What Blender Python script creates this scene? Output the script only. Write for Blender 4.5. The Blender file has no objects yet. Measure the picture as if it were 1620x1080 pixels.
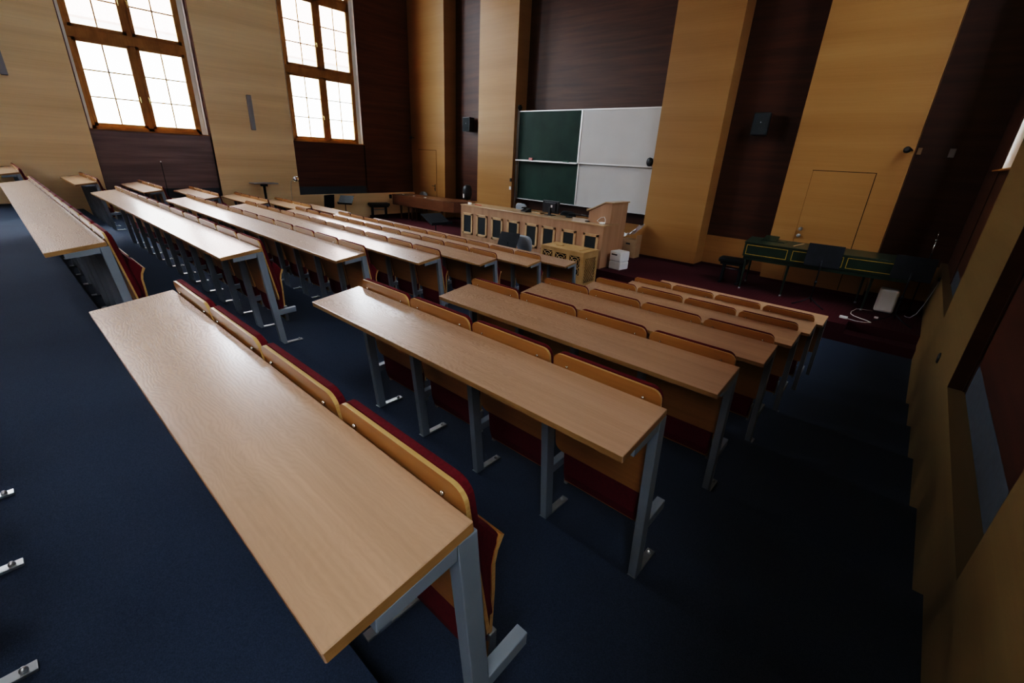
import bpy, bmesh, math, random
from mathutils import Matrix, Vector
random.seed(7)
S = bpy.context.scene
COL = S.collection
PI = math.pi

# ------------------------------------------------------------------ materials
def new_mat(name):
    m = bpy.data.materials.new(name); m.use_nodes = True
    nt = m.node_tree; b = nt.nodes['Principled BSDF']
    return m, nt, b
def lnk(nt, a, b): nt.links.new(a, b)
def coords(nt, scale, rnd=0.0):
    tc = nt.nodes.new('ShaderNodeTexCoord'); mp = nt.nodes.new('ShaderNodeMapping')
    mp.inputs['Scale'].default_value = scale
    lnk(nt, tc.outputs['Object'], mp.inputs['Vector'])
    if rnd:
        oi = nt.nodes.new('ShaderNodeObjectInfo'); mu = nt.nodes.new('ShaderNodeMath'); mu.operation = 'MULTIPLY'
        mu.inputs[1].default_value = rnd; lnk(nt, oi.outputs['Random'], mu.inputs[0])
        cb = nt.nodes.new('ShaderNodeCombineXYZ')
        for i in range(3): lnk(nt, mu.outputs[0], cb.inputs[i])
        lnk(nt, cb.outputs[0], mp.inputs['Location'])
    return mp.outputs['Vector']
def noise(nt, vec, scale, detail=3, rough=.5, dist=0):
    n = nt.nodes.new('ShaderNodeTexNoise'); n.inputs['Scale'].default_value = scale
    n.inputs['Detail'].default_value = detail; n.inputs['Roughness'].default_value = rough
    n.inputs['Distortion'].default_value = dist
    lnk(nt, vec, n.inputs['Vector']); return n.outputs['Fac']
def ramp(nt, fac, stops):
    r = nt.nodes.new('ShaderNodeValToRGB'); e = r.color_ramp.elements
    e[0].position, e[0].color = stops[0][0], (*stops[0][1], 1)
    e[1].position, e[1].color = stops[-1][0], (*stops[-1][1], 1)
    for p, c in stops[1:-1]:
        x = e.new(p); x.color = (*c, 1)
    lnk(nt, fac, r.inputs['Fac']); return r.outputs['Color']
def mixc(nt, fac, a, b, mode='MIX'):
    m = nt.nodes.new('ShaderNodeMix'); m.data_type = 'RGBA'; m.blend_type = mode
    if isinstance(fac, float): m.inputs[0].default_value = fac
    else: lnk(nt, fac, m.inputs[0])
    for i, v in ((6, a), (7, b)):
        if isinstance(v, tuple): m.inputs[i].default_value = (*v, 1)
        else: lnk(nt, v, m.inputs[i])
    return m.outputs[2]
def bump(nt, b, h, strength, dist=.01):
    n = nt.nodes.new('ShaderNodeBump'); n.inputs['Strength'].default_value = strength
    n.inputs['Distance'].default_value = dist
    lnk(nt, h, n.inputs['Height']); lnk(nt, n.outputs['Normal'], b.inputs['Normal'])
def spec(b, rough, s=.5, metal=0., coat=0.):
    b.inputs['Roughness'].default_value = rough; b.inputs['Metallic'].default_value = metal
    b.inputs['Specular IOR Level'].default_value = s; b.inputs['Coat Weight'].default_value = coat

def wood(name, lo, mid, hi, scale=(.35, .35, 7), rough=.45, s=.4, fine=(1.2, 1.2, 90), rnd=0, coat=0, fineamt=.25, bmp=0.):
    m, nt, b = new_mat(name)
    f1 = noise(nt, coords(nt, scale, rnd), 1.0, 4, .55, .3)
    f2 = noise(nt, coords(nt, fine, rnd), 1.0, 3, .6)
    c = ramp(nt, f1, [(.3, lo), (.5, mid), (.72, hi)])
    c2 = ramp(nt, f2, [(.3, (.72, .68, .62)), (.7, (1.12, 1.1, 1.08))])
    c = mixc(nt, fineamt * 2 if fineamt < .5 else 1.0, c, c2, 'MULTIPLY')
    lnk(nt, c, b.inputs['Base Color']); spec(b, rough, s, 0, coat)
    if bmp: bump(nt, b, f2, bmp, .002)
    return m
def plain(name, col, rough=.5, s=.5, metal=0., var=.12, scale=8., coat=0.):
    m, nt, b = new_mat(name)
    f = noise(nt, coords(nt, (1, 1, 1)), scale, 3)
    lo = tuple(c * (1 - var) for c in col); hi = tuple(c * (1 + var) for c in col)
    lnk(nt, ramp(nt, f, [(.3, lo), (.7, hi)]), b.inputs['Base Color']); spec(b, rough, s, metal, coat)
    return m
def carpet(name, lo, hi, dots=None):
    m, nt, b = new_mat(name)
    v = coords(nt, (1, 1, 1))
    f = noise(nt, v, 260., 2, .7); f2 = noise(nt, v, .7, 2)
    c = ramp(nt, f, [(.3, lo), (.7, hi)])
    c = mixc(nt, .5, c, ramp(nt, f2, [(.35, (.75, .75, .78)), (.65, (1.15, 1.15, 1.12))]), 'MULTIPLY')
    if dots:
        vo = nt.nodes.new('ShaderNodeTexVoronoi'); vo.inputs['Scale'].default_value = 16; vo.inputs['Randomness'].default_value = 0
        lnk(nt, v, vo.inputs['Vector'])
        d = ramp(nt, vo.outputs['Distance'], [(.1, (1, 1, 1)), (.16, (0, 0, 0))])
        c = mixc(nt, d, c, dots)
    lnk(nt, c, b.inputs['Base Color']); spec(b, .95, .15)
    bump(nt, b, f, .35, .004)
    return m

M = {}
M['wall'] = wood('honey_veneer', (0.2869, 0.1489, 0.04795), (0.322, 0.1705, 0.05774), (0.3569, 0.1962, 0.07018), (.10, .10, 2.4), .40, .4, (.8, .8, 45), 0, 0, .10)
M['wallleft'] = wood('haze_lit_acoustic_veneer', (0.821, 0.6135, 0.3429), (0.9212, 0.7027, 0.4132), (1.021, 0.8085, 0.5021), (.10, .10, 2.4), .40, .4, (.8, .8, 45), 0, 0, .10)  # beige acoustic panels, colour lightened to carry wall light and haze
M['wallright'] = wood('vignette_dimmed_veneer', (0.144, 0.1022, 0.04176), (0.1728, 0.1224, 0.0504), (0.2016, 0.1454, 0.0612), (.10, .10, 2.4), .45, .3, (.8, .8, 45), 0, 0, .10)  # wall veneer darkened, lens vignette put into its colour
M['dark'] = wood('mahogany_veneer', (0.0425, 0.01445, 0.007125), (0.0595, 0.0204, 0.01045), (0.0782, 0.0289, 0.01425), (.5, .5, 9), .42, .35, (2, 2, 120), 0, 0, .22)
M['darkleft'] = wood('sheen_greyed_mahogany', (0.1429, 0.09638, 0.09069), (0.2002, 0.1361, 0.133), (0.263, 0.1929, 0.1814), (.5, .5, 9), .36, .6, (2, 2, 120), 0, 0, .22)  # mahogany greyed and lightened, window sheen painted into the colour
M['darkcorner'] = wood('light_raised_mahogany', (0.08075, 0.02529, 0.0114), (0.113, 0.0357, 0.01672), (0.1486, 0.05057, 0.0228), (.5, .5, 9), .42, .35, (2, 2, 120), 0, 0, .22)  # brighter copy of the mahogany, light on the left recess put into colour
M['ply'] = wood('lacquered_beech_ply', (0.2893, 0.1312, 0.03374), (0.3327, 0.1568, 0.04387), (0.3761, 0.1824, 0.05624), (.8, 2, 9), .36, .45, (2, 6, 60), 5, 0, .16)
M['plyedge'] = wood('ply_edge', (0.425, 0.2465, 0.085), (0.493, 0.306, 0.119), (0.544, 0.357, 0.153), (2, 2, 60), .35, .4)
M['counter'] = wood('pale_beech_laminate', (0.3496, 0.2054, 0.1256), (0.402, 0.2403, 0.148), (0.4545, 0.2797, 0.1794), (7, 7, .5), .4, .4, (70, 70, 1.5), 0, 0, .16)
M['countertop'] = wood('counter_top_beech', (0.368, 0.232, 0.12), (0.416, 0.268, 0.144), (0.456, 0.304, 0.168), (.5, 5, 5), .3, .5, (2, 60, 60), 0, .2, .15)
M['framewood'] = plain('light_oak_frame', (.50, .33, .185), .4, .4)
M['organ'] = wood('pale_oak_organ', (0.3881, 0.2376, 0.0935), (0.462, 0.2904, 0.1265), (0.5174, 0.3388, 0.165), (4, 4, 4), .4, .4, (3, 3, 80), 0, .1, .2)
M['winwood'] = wood('oak_window_wood', (0.3203, 0.1571, 0.03564), (0.4077, 0.205, 0.0499), (0.4805, 0.2528, 0.06534), (3, 3, 3), .5, .35, (30, 30, 5), 0, 0, .2)
M['piano'] = wood('walnut_piano', (0.1084, 0.0459, 0.02295), (0.1466, 0.06375, 0.03188), (0.1913, 0.0867, 0.04335), (.6, 4, 4), .3, .5, (2, 40, 40), 0, .2, .2)
M['cushion'] = plain('burgundy_upholstery', (.100, .006, .0125), .9, .2, 0, .15, 120.)
M['steel'] = plain('grey_painted_steel', (.215, .245, .28), .45, .5, .2, .05, 6.)
M['zinc'] = plain('zinc_plate', (.45, .46, .47), .35, .5, .85, .1, 20.)
M['chrome'] = plain('chrome', (.7, .7, .7), .15, .5, 1., .03, 5.)
M['brass'] = plain('brass', (.62, .47, .2), .25, .5, 1., .05, 5.)
M['black'] = plain('black_plastic', (.012, .013, .015), .45, .5, 0, .2, 10.)
M['blackmetal'] = plain('black_metal', (.010, .012, .016), .65, .25, 0, .2, 10.)
M['blackpad'] = plain('black_leather', (.010, .011, .012), .5, .4, 0, .2, 30.)
M['screen'] = plain('monitor_back', (.02, .022, .026), .3, .5, 0, .1, 10.)
M['white'] = plain('white_plastic', (.78, .78, .77), .4, .5, 0, .03, 4.)
M['plaster'] = plain('white_plaster', (.78, .77, .74), .7, .3, 0, .04, 3.)
M['ceil'] = plain('ceiling_panel', (.2, .18, .16), .9, .2, 0, .04, 2.)
M['whiteboard'] = plain('whiteboard_enamel', (.50, .50, .49), .32, .5, 0, .03, 2.)
M['chalk'] = plain('green_chalkboard', (.013, .040, .031), .6, .25, 0, .2, 1.6)
M['alu'] = plain('aluminium', (.55, .56, .56), .35, .5, .8, .05, 5.)
M['grille'] = plain('charcoal_cloth', (.035, .042, .045), .9, .2, 0, .2, 60.)
M['bluegrey'] = plain('slate_blue_vent', (.055, .07, .085), .7, .3, 0, .1, 20.)
M['strip'] = plain('grey_box', (.34, .36, .40), .5, .4, 0, .05, 5.)
M['greycloth'] = plain('grey_chair_cloth', (.27, .295, .325), .9, .2, 0, .12, 90.)
M['darkcloth'] = plain('dark_chair_cloth', (.03, .032, .035), .9, .2, 0, .12, 90.)
M['pink'] = plain('pink_sponge', (.62, .26, .25), .9, .2)
M['sponge'] = plain('green_eraser', (.06, .12, .10), .9, .2)
M['red'] = plain('red_paint', (.40, .02, .02), .5, .4)
M['card'] = plain('cardboard', (.36, .235, .14), .85, .2, 0, .06, 12.)
M['film'] = plain('crumpled_film', (.80, .80, .82), .25, .5, 0, .08, 25.)
M['green'] = plain('bottle_green_lacquer', (.016, .033, .022), .35, .5, 0, .12, 6., .1)
M['gold'] = plain('gold_line', (.55, .36, .07), .4, .5, .3, .05, 5.)
M['gap'] = plain('shadow_gap', (.012, .008, .005), .9, .1)
M['navy'] = carpet('navy_carpet', (.018, .028, .047), (.038, .054, .084))
M['wine'] = carpet('wine_carpet', (.034, .0055, .0085), (.066, .011, .017), (.085, .022, .030))
M['facade'] = plain('pale_render_facade', (.88, .87, .85), .9, .2, 0, .04, 1.)
M['facadegrey'] = plain('grey_render_facade', (.42, .41, .42), .9, .2, 0, .05, 1.)
M['roof'] = plain('red_roof_tile', (.55, .36, .31), .8, .2, 0, .25, 14.)
M['ground'] = plain('paved_ground', (.45, .44, .42), .9, .2)

# tabletop laminate: wavy beech figure, slightly embossed
def tabletop_mat():
    m, nt, b = new_mat('beech_laminate_top')
    v = coords(nt, (.5, 5, 5), 9.0)
    f1 = noise(nt, v, 1.4, 3, .5, .6)
    v2 = coords(nt, (1.2, 70, 30), 9.0)
    f2 = noise(nt, v2, 1.0, 3, .6)
    c = ramp(nt, f1, [(.3, (.395, .240, .150)), (.5, (.44, .270, .172)), (.7, (.485, .30, .196))])
    c = mixc(nt, .35, c, ramp(nt, f2, [(.3, (.72, .68, .62)), (.7, (1.1, 1.1, 1.1))]), 'MULTIPLY')
    # meandering growth lines: y plus a slow wobble fed through a sine
    vv = coords(nt, (1, 1, 1), 9.0)
    wob = noise(nt, coords(nt, (2.6, 6, 6), 9.0), 1.0, 4, .6, .3)
    sx = nt.nodes.new('ShaderNodeSeparateXYZ'); lnk(nt, vv, sx.inputs[0])
    a = nt.nodes.new('ShaderNodeMath'); a.operation = 'MULTIPLY'; a.inputs[1].default_value = 520; lnk(nt, sx.outputs['Y'], a.inputs[0])
    k = nt.nodes.new('ShaderNodeMath'); k.operation = 'MULTIPLY_ADD'; k.inputs[1].default_value = 95
    lnk(nt, wob, k.inputs[0]); lnk(nt, a.outputs[0], k.inputs[2])
    q = nt.nodes.new('ShaderNodeMath'); q.operation = 'SINE'; lnk(nt, k.outputs[0], q.inputs[0])
    # figured boards are only part of each top
    sx2 = nt.nodes.new('ShaderNodeSeparateXYZ'); tc2 = nt.nodes.new('ShaderNodeTexCoord'); lnk(nt, tc2.outputs['Object'], sx2.inputs[0])
    ms = nt.nodes.new('ShaderNodeMapRange'); ngx = nt.nodes.new('ShaderNodeMath'); ngx.operation = 'MULTIPLY'; ngx.inputs[1].default_value = -1; lnk(nt, sx2.outputs['X'], ngx.inputs[0]); lnk(nt, ngx.outputs[0], ms.inputs['Value'])
    ms.inputs['From Min'].default_value = .9; ms.inputs['From Max'].default_value = 2.5
    ms.inputs['To Min'].default_value = .08; ms.inputs['To Max'].default_value = 1.0
    g = nt.nodes.new('ShaderNodeMapRange'); lnk(nt, q.outputs[0], g.inputs['Value'])          # 1 in the groove, 0 on the ridge
    g.inputs['From Min'].default_value = .3; g.inputs['From Max'].default_value = -.8
    gm = nt.nodes.new('ShaderNodeMath'); gm.operation = 'MULTIPLY'; lnk(nt, g.outputs[0], gm.inputs[0]); lnk(nt, ms.outputs[0], gm.inputs[1])
    hm = nt.nodes.new('ShaderNodeMath'); hm.operation = 'SUBTRACT'; hm.inputs[0].default_value = 1.0; lnk(nt, gm.outputs[0], hm.inputs[1]); h = hm.outputs[0]
    dk = ramp(nt, h, [(.0, (.60, .51, .43)), (1., (1, 1, 1))])
    c = mixc(nt, .9, c, dk, 'MULTIPLY')
    lnk(nt, c, b.inputs['Base Color']); spec(b, .28, 1.0, 0, .5); b.inputs['IOR'].default_value = 1.55; b.inputs['Coat Roughness'].default_value = .16
    rr = nt.nodes.new('ShaderNodeMapRange'); lnk(nt, h, rr.inputs['Value']); rr.inputs['To Min'].default_value = .42; rr.inputs['To Max'].default_value = .28; lnk(nt, rr.outputs[0], b.inputs['Roughness'])
    bump(nt, b, h, .15, .0009)
    return m
M['top'] = tabletop_mat()
M['topedge'] = wood('table_edge', (0.255, 0.1403, 0.051), (0.306, 0.1742, 0.068), (0.34, 0.1997, 0.08075), (1, 6, 20), .4, .4)

def glass_mat():
    m = bpy.data.materials.new('window_glass'); m.use_nodes = True; nt = m.node_tree
    for n in list(nt.nodes): nt.nodes.remove(n)
    o = nt.nodes.new('ShaderNodeOutputMaterial'); t = nt.nodes.new('ShaderNodeBsdfTransparent'); g = nt.nodes.new('ShaderNodeBsdfGlossy')
    g.inputs['Roughness'].default_value = .02; x = nt.nodes.new('ShaderNodeMixShader'); x.inputs[0].default_value = .07
    t.inputs['Color'].default_value = (.97, .98, .97, 1)
    lnk(nt, t.outputs[0], x.inputs[1]); lnk(nt, g.outputs[0], x.inputs[2]); lnk(nt, x.outputs[0], o.inputs[0])
    return m
M['glass'] = glass_mat()
# ------------------------------------------------------------------ mesh helpers
def B(): return bmesh.new()
def _mat(bm, geom_faces, mi):
    for f in geom_faces: f.material_index = mi
def box(bm, x0, x1, y0, y1, z0, z1, bev=0., mi=0, mtx=None):
    r = bmesh.ops.create_cube(bm, size=1.0)
    vs = r['verts']
    mt = Matrix.Translation(((x0 + x1) / 2, (y0 + y1) / 2, (z0 + z1) / 2)) @ Matrix.Diagonal((abs(x1 - x0), abs(y1 - y0), abs(z1 - z0), 1))
    if mtx is not None: mt = mtx @ mt
    bmesh.ops.transform(bm, matrix=mt, verts=vs)
    fs = list({f for v in vs for f in v.link_faces})
    _mat(bm, fs, mi)
    if bev > 0:
        es = list({e for v in vs for e in v.link_edges})
        r = bmesh.ops.bevel(bm, geom=es, offset=bev, segments=2, profile=.5, affect='EDGES')
        _mat(bm, r['faces'], mi)
def prism(bm, pts, a0, a1, axis='x', mi=0, bev=0., side_mi=None):
    """polygon extruded along axis; pts are the two other coords in xyz order"""
    def P(p, a):
        return {'x': (a, p[0], p[1]), 'y': (p[0], a, p[1]), 'z': (p[0], p[1], a)}[axis]
    v0 = [bm.verts.new(P(p, a0)) for p in pts]; v1 = [bm.verts.new(P(p, a1)) for p in pts]
    fs = [bm.faces.new(v0[::-1]), bm.faces.new(v1)]
    n = len(pts); sd = []
    for i in range(n):
        sd.append(bm.faces.new((v0[i], v0[(i + 1) % n], v1[(i + 1) % n], v1[i])))
    _mat(bm, fs, mi); _mat(bm, sd, mi if side_mi is None else side_mi)
    if bev:
        es = [e for f in fs for e in f.edges]
        r = bmesh.ops.bevel(bm, geom=list(set(es)), offset=bev, segments=2, profile=.5, affect='EDGES')
        _mat(bm, r['faces'], mi)
    return fs + sd
def tube(bm, pts, r, n=8, mi=0, cap=True):
    pts = [Vector(p) for p in pts]; rings = []
    rr = r if isinstance(r, (list, tuple)) else [r] * len(pts)
    for i, p in enumerate(pts):
        d = (pts[min(i + 1, len(pts) - 1)] - pts[max(i - 1, 0)]).normalized()
        u = d.cross(Vector((0, 0, 1)))
        if u.length < 1e-3: u = d.cross(Vector((0, 1, 0)))
        u.normalize(); w = d.cross(u)
        rings.append([bm.verts.new(p + rr[i] * (math.cos(2 * PI * k / n) * u + math.sin(2 * PI * k / n) * w)) for k in range(n)])
    for a, b in zip(rings, rings[1:]):
        for k in range(n):
            f = bm.faces.new((a[k], a[(k + 1) % n], b[(k + 1) % n], b[k])); f.material_index = mi; f.smooth = True
    if cap:
        for q in (rings[0], rings[-1]):
            f = bm.faces.new(q); f.material_index = mi
def lathe(bm, prof, c=(0, 0, 0), n=20, mi=0, mtx=None):
    rings = []
    for r, z in prof:
        rings.append([bm.verts.new((c[0] + r * math.cos(2 * PI * k / n), c[1] + r * math.sin(2 * PI * k / n), c[2] + z)) for k in range(n)])
    for a, b in zip(rings, rings[1:]):
        for k in range(n):
            f = bm.faces.new((a[k], a[(k + 1) % n], b[(k + 1) % n], b[k])); f.material_index = mi; f.smooth = True
    bm.faces.new(rings[0][::-1]).material_index = mi; bm.faces.new(rings[-1]).material_index = mi
    if mtx is not None: bmesh.ops.transform(bm, matrix=mtx, verts=[v for q in rings for v in q])
def rrect(w, h, r, n=5, bottom=True, cx=0., cz=0.):
    """rounded rectangle outline, counter-clockwise, in (a, b)"""
    pts = []
    for (sx, sz, a0) in ((1, 1, 0), (-1, 1, 90), (-1, -1, 180), (1, -1, 270)):
        rr = r if (sz > 0 or bottom) else .004
        for k in range(n + 1):
            a = math.radians(a0 + 90 * k / n)
            pts.append((cx + sx * (w / 2 - rr) + rr * math.cos(a), cz + sz * (h / 2 - rr) + rr * math.sin(a)))
    return pts
def slanted_board(bm, outline, yf, t, mi=0, edge_mi=None, inset=0.):
    """board in the x/z plane whose back face follows y = yf(z), thickness t forward; optional pillowed front"""
    v0 = [bm.verts.new((x, yf(z), z)) for x, z in outline]
    v1 = [bm.verts.new((x, yf(z) + t * (1 if not inset else .55), z)) for x, z in outline]
    n = len(outline)
    f0 = bm.faces.new(v0)
    sd = [bm.faces.new((v0[(i + 1) % n], v0[i], v1[i], v1[(i + 1) % n])) for i in range(n)]
    if inset:
        cx = sum(p[0] for p in outline) / n; cz = sum(p[1] for p in outline) / n
        hx = max(abs(p[0] - cx) for p in outline); hz = max(abs(p[1] - cz) for p in outline)
        v2 = [bm.verts.new((cx + (x - cx) * (1 - inset / hx), yf(z) + t, cz + (z - cz) * (1 - inset / hz))) for x, z in outline]
        sd2 = [bm.faces.new((v1[(i + 1) % n], v1[i], v2[i], v2[(i + 1) % n])) for i in range(n)]
        for f in sd2: f.smooth = True; f.material_index = mi
        f1 = bm.faces.new(v2[::-1])
    else:
        f1 = bm.faces.new(v1[::-1])
    _mat(bm, [f0, f1], mi); _mat(bm, sd, mi if edge_mi is None else edge_mi)

def obj(name, bm, mats, parent=None, loc=None, smooth=False):
    if isinstance(mats, str): mats = [mats]
    bmesh.ops.recalc_face_normals(bm, faces=bm.faces[:])
    me = bpy.data.meshes.new(name); bm.to_mesh(me); bm.free()
    for m in mats: me.materials.append(M[m])
    if smooth:
        for p in me.polygons: p.use_smooth = True
    o = bpy.data.objects.new(name, me); COL.objects.link(o)
    if parent is not None: o.parent = parent
    if loc is not None: o.location = loc
    return o
def tag(o, label, cat, group=None):
    o['label'] = label; o['category'] = cat
    if group: o['group'] = group
    return o
def thing(name, label, cat, loc=(0, 0, 0), rz=0., group=None):
    o = bpy.data.objects.new(name, None); COL.objects.link(o)
    o.empty_display_size = .1
    o.location = loc; o.rotation_euler = (0, 0, rz)
    return tag(o, label, cat, group)
def struct(name, bm, mats, parent=None):
    o = obj(name, bm, mats, parent); o['kind'] = 'structure'; return o
def dup(root, loc, label=None, group=None):
    r = root.copy(); COL.objects.link(r); r.location = loc
    if label: r['label'] = label
    if group: r['group'] = group
    for ch in list(root.children):
        c = ch.copy(); COL.objects.link(c); c.parent = r
        for g in list(ch.children):
            d = g.copy(); COL.objects.link(d); d.parent = c
    return r

# ------------------------------------------------------------------ room numbers (metres, camera at x=y=0)
CAMZ = 2.66
PITCH, RISE = 1.0442, .16175
def ry(k): return .504 + PITCH * k              # front edge of the desk tops
def rz(k): return 1.941 - RISE * k              # height of that edge
def fz(k): return rz(k) - .97                   # tier floor
XL, XR = -15.4, .53                             # faces of the panelled side walls
YF, YR = 11.41, 11.95                           # pilaster face and recess face of the front wall
YB, ZC = -6.2, 9.6
STY, STZ = 9.087, .31                           # stage edge and height
WTOP = 1.16                                     # wainscot top

# ------------------------------------------------------------------ floor tiers
bm = B()
pts = [(YB - .3, -.6)]
tiers = list(range(-6, 7))
pts += [(YB - .3, fz(-6))]
for k in tiers[1:]:
    e = ry(k) - .085
    pts += [(e, fz(k - 1)), (e, fz(k))]
pts += [(YR + .3, 0.0), (YR + .3, -.6)]
prism(bm, pts, XL - .5, XR + .5, 'x')
struct('floor', bm, 'navy')
bm = B()
# stage with a step let into its right end
box(bm, XL - .1, -.43, STY, YR + .02, 0, STZ)
box(bm, -.43, XR + .05, STY, STY + .30, 0, .155)
box(bm, -.43, XR + .05, STY + .30, YR + .02, 0, STZ)
struct('stage', bm, 'wine')

# ------------------------------------------------------------------ side walls: wainscot, recesses, pilasters
REC_L = [(-7.70, -5.15), (-2.85, -.31), (2.0, 4.56), (6.83, 11.95)]
REC_R = [(-7.70, -5.15), (-2.75, -.20), (2.22, 4.62), (7.08, 11.95)]
WIN_L = [(-7.66, -5.2), (-2.81, -.36), (2.03, 4.52), (6.87, 9.33)]
WIN_R = [(-7.66, -5.2), (-2.70, -.25), (2.28, 4.56), (7.14, 9.55)]
WZ0, WZ1 = 2.80, 8.75
ntrim = [0]
def trim(bm, mats):
    ntrim[0] += 1
    return struct('trim_%d' % ntrim[0], bm, mats)
def side_wall(side, X, s, recs, wins):
    """s=-1 left wall (outwards is -x), +1 right wall"""
    bm = B()
    o1 = X + s * .10; o2 = X + s * .45
    bx = lambda a, b, y0, y1, z0, z1, mi=0: box(bm, min(a, b), max(a, b), y0, y1, z0, z1, 0, mi)
    bx(X, o2, YB, YR, -.6, WTOP)                                # wainscot
    # recessed back wall with the window openings left free
    ys = [YB] + [v for w in wins for v in w] + [YR]
    wz = sorted(set(max(YB, min(YR, v)) for v in ys))
    for a, b in zip(wz, wz[1:]):
        mid = (a + b) / 2
        isw = any(w[0] < mid < w[1] for w in wins)
        if isw:
            bx(o1 + s * .005, o2, a, b, WTOP, WZ0); bx(o1 + s * .005, o2, a, b, WZ1, ZC)
        else: bx(o1 + s * .005, o2, a, b, WTOP, ZC)
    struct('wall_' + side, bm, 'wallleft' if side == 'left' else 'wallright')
    # dark panels in the recesses, blue vent strip beneath
    for (a, b), w in zip(recs, wins):
        if b < YB: continue
        a = max(a, YB)
        bm = B()
        lo = 1.41 if b < 10 else 1.41
        bx = lambda p, q, y0, y1, z0, z1, mi=0: box(bm, min(p, q), max(p, q), y0, y1, z0, z1, 0, mi)
        wend = min(b, w[1] + .06)
        bx(o1, o1 + s * .004, a, wend, lo, WZ0 - .012)
        if w[0] - a > .02: bx(o1, o1 + s * .004, a, w[0], WZ0 - .012, ZC)
        if b - w[1] > .0: bx(o1, o1 + s * .004, w[1] + .0, b, WZ0 - .012 if wend == b else WTOP, ZC)
        if wend < b: bx(o1 - s * .012, o1, wend - .02, wend + .015, WTOP, ZC)
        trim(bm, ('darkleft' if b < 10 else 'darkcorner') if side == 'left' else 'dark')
        bm = B(); bx(o1 + s * .002, o1 + s * .0045, a, wend, WTOP, lo); trim(bm, 'bluegrey')
        # sill board
        bm = B(); bx(X + s * .015, o1 + s * .17, w[0] if w[0] > YB else YB, w[1], WZ0 - .012, WZ0 + .006); trim(bm, 'winwood')
    # pilasters
    edges = [YB] + [v for r in recs for v in r if v > YB] + [YR]
    pil = []
    if recs[0][1] > YB: pil = [(recs[i][1], recs[i + 1][0]) for i in range(len(recs) - 1)]
    else: pil = [(YB, recs[1][0])] + [(recs[i][1], recs[i + 1][0]) for i in range(1, len(recs) - 1)]
    for a, b in pil:
        bm = B()
        x0, x1 = min(X, o1), max(X, o1)
        box(bm, x0, x1, a + .004, b - .004, WTOP, ZC)
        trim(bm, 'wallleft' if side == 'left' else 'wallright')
        bm = B()
        for y in (a, b): box(bm, x0 + (.001 if s > 0 else 0), x1 - (.001 if s < 0 else 0), y - .004, y + .004, WTOP, ZC)
        trim(bm, 'dark')
side_wall('left', XL, -1, REC_L, WIN_L)
side_wall('right', XR, 1, REC_R, WIN_R)

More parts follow.
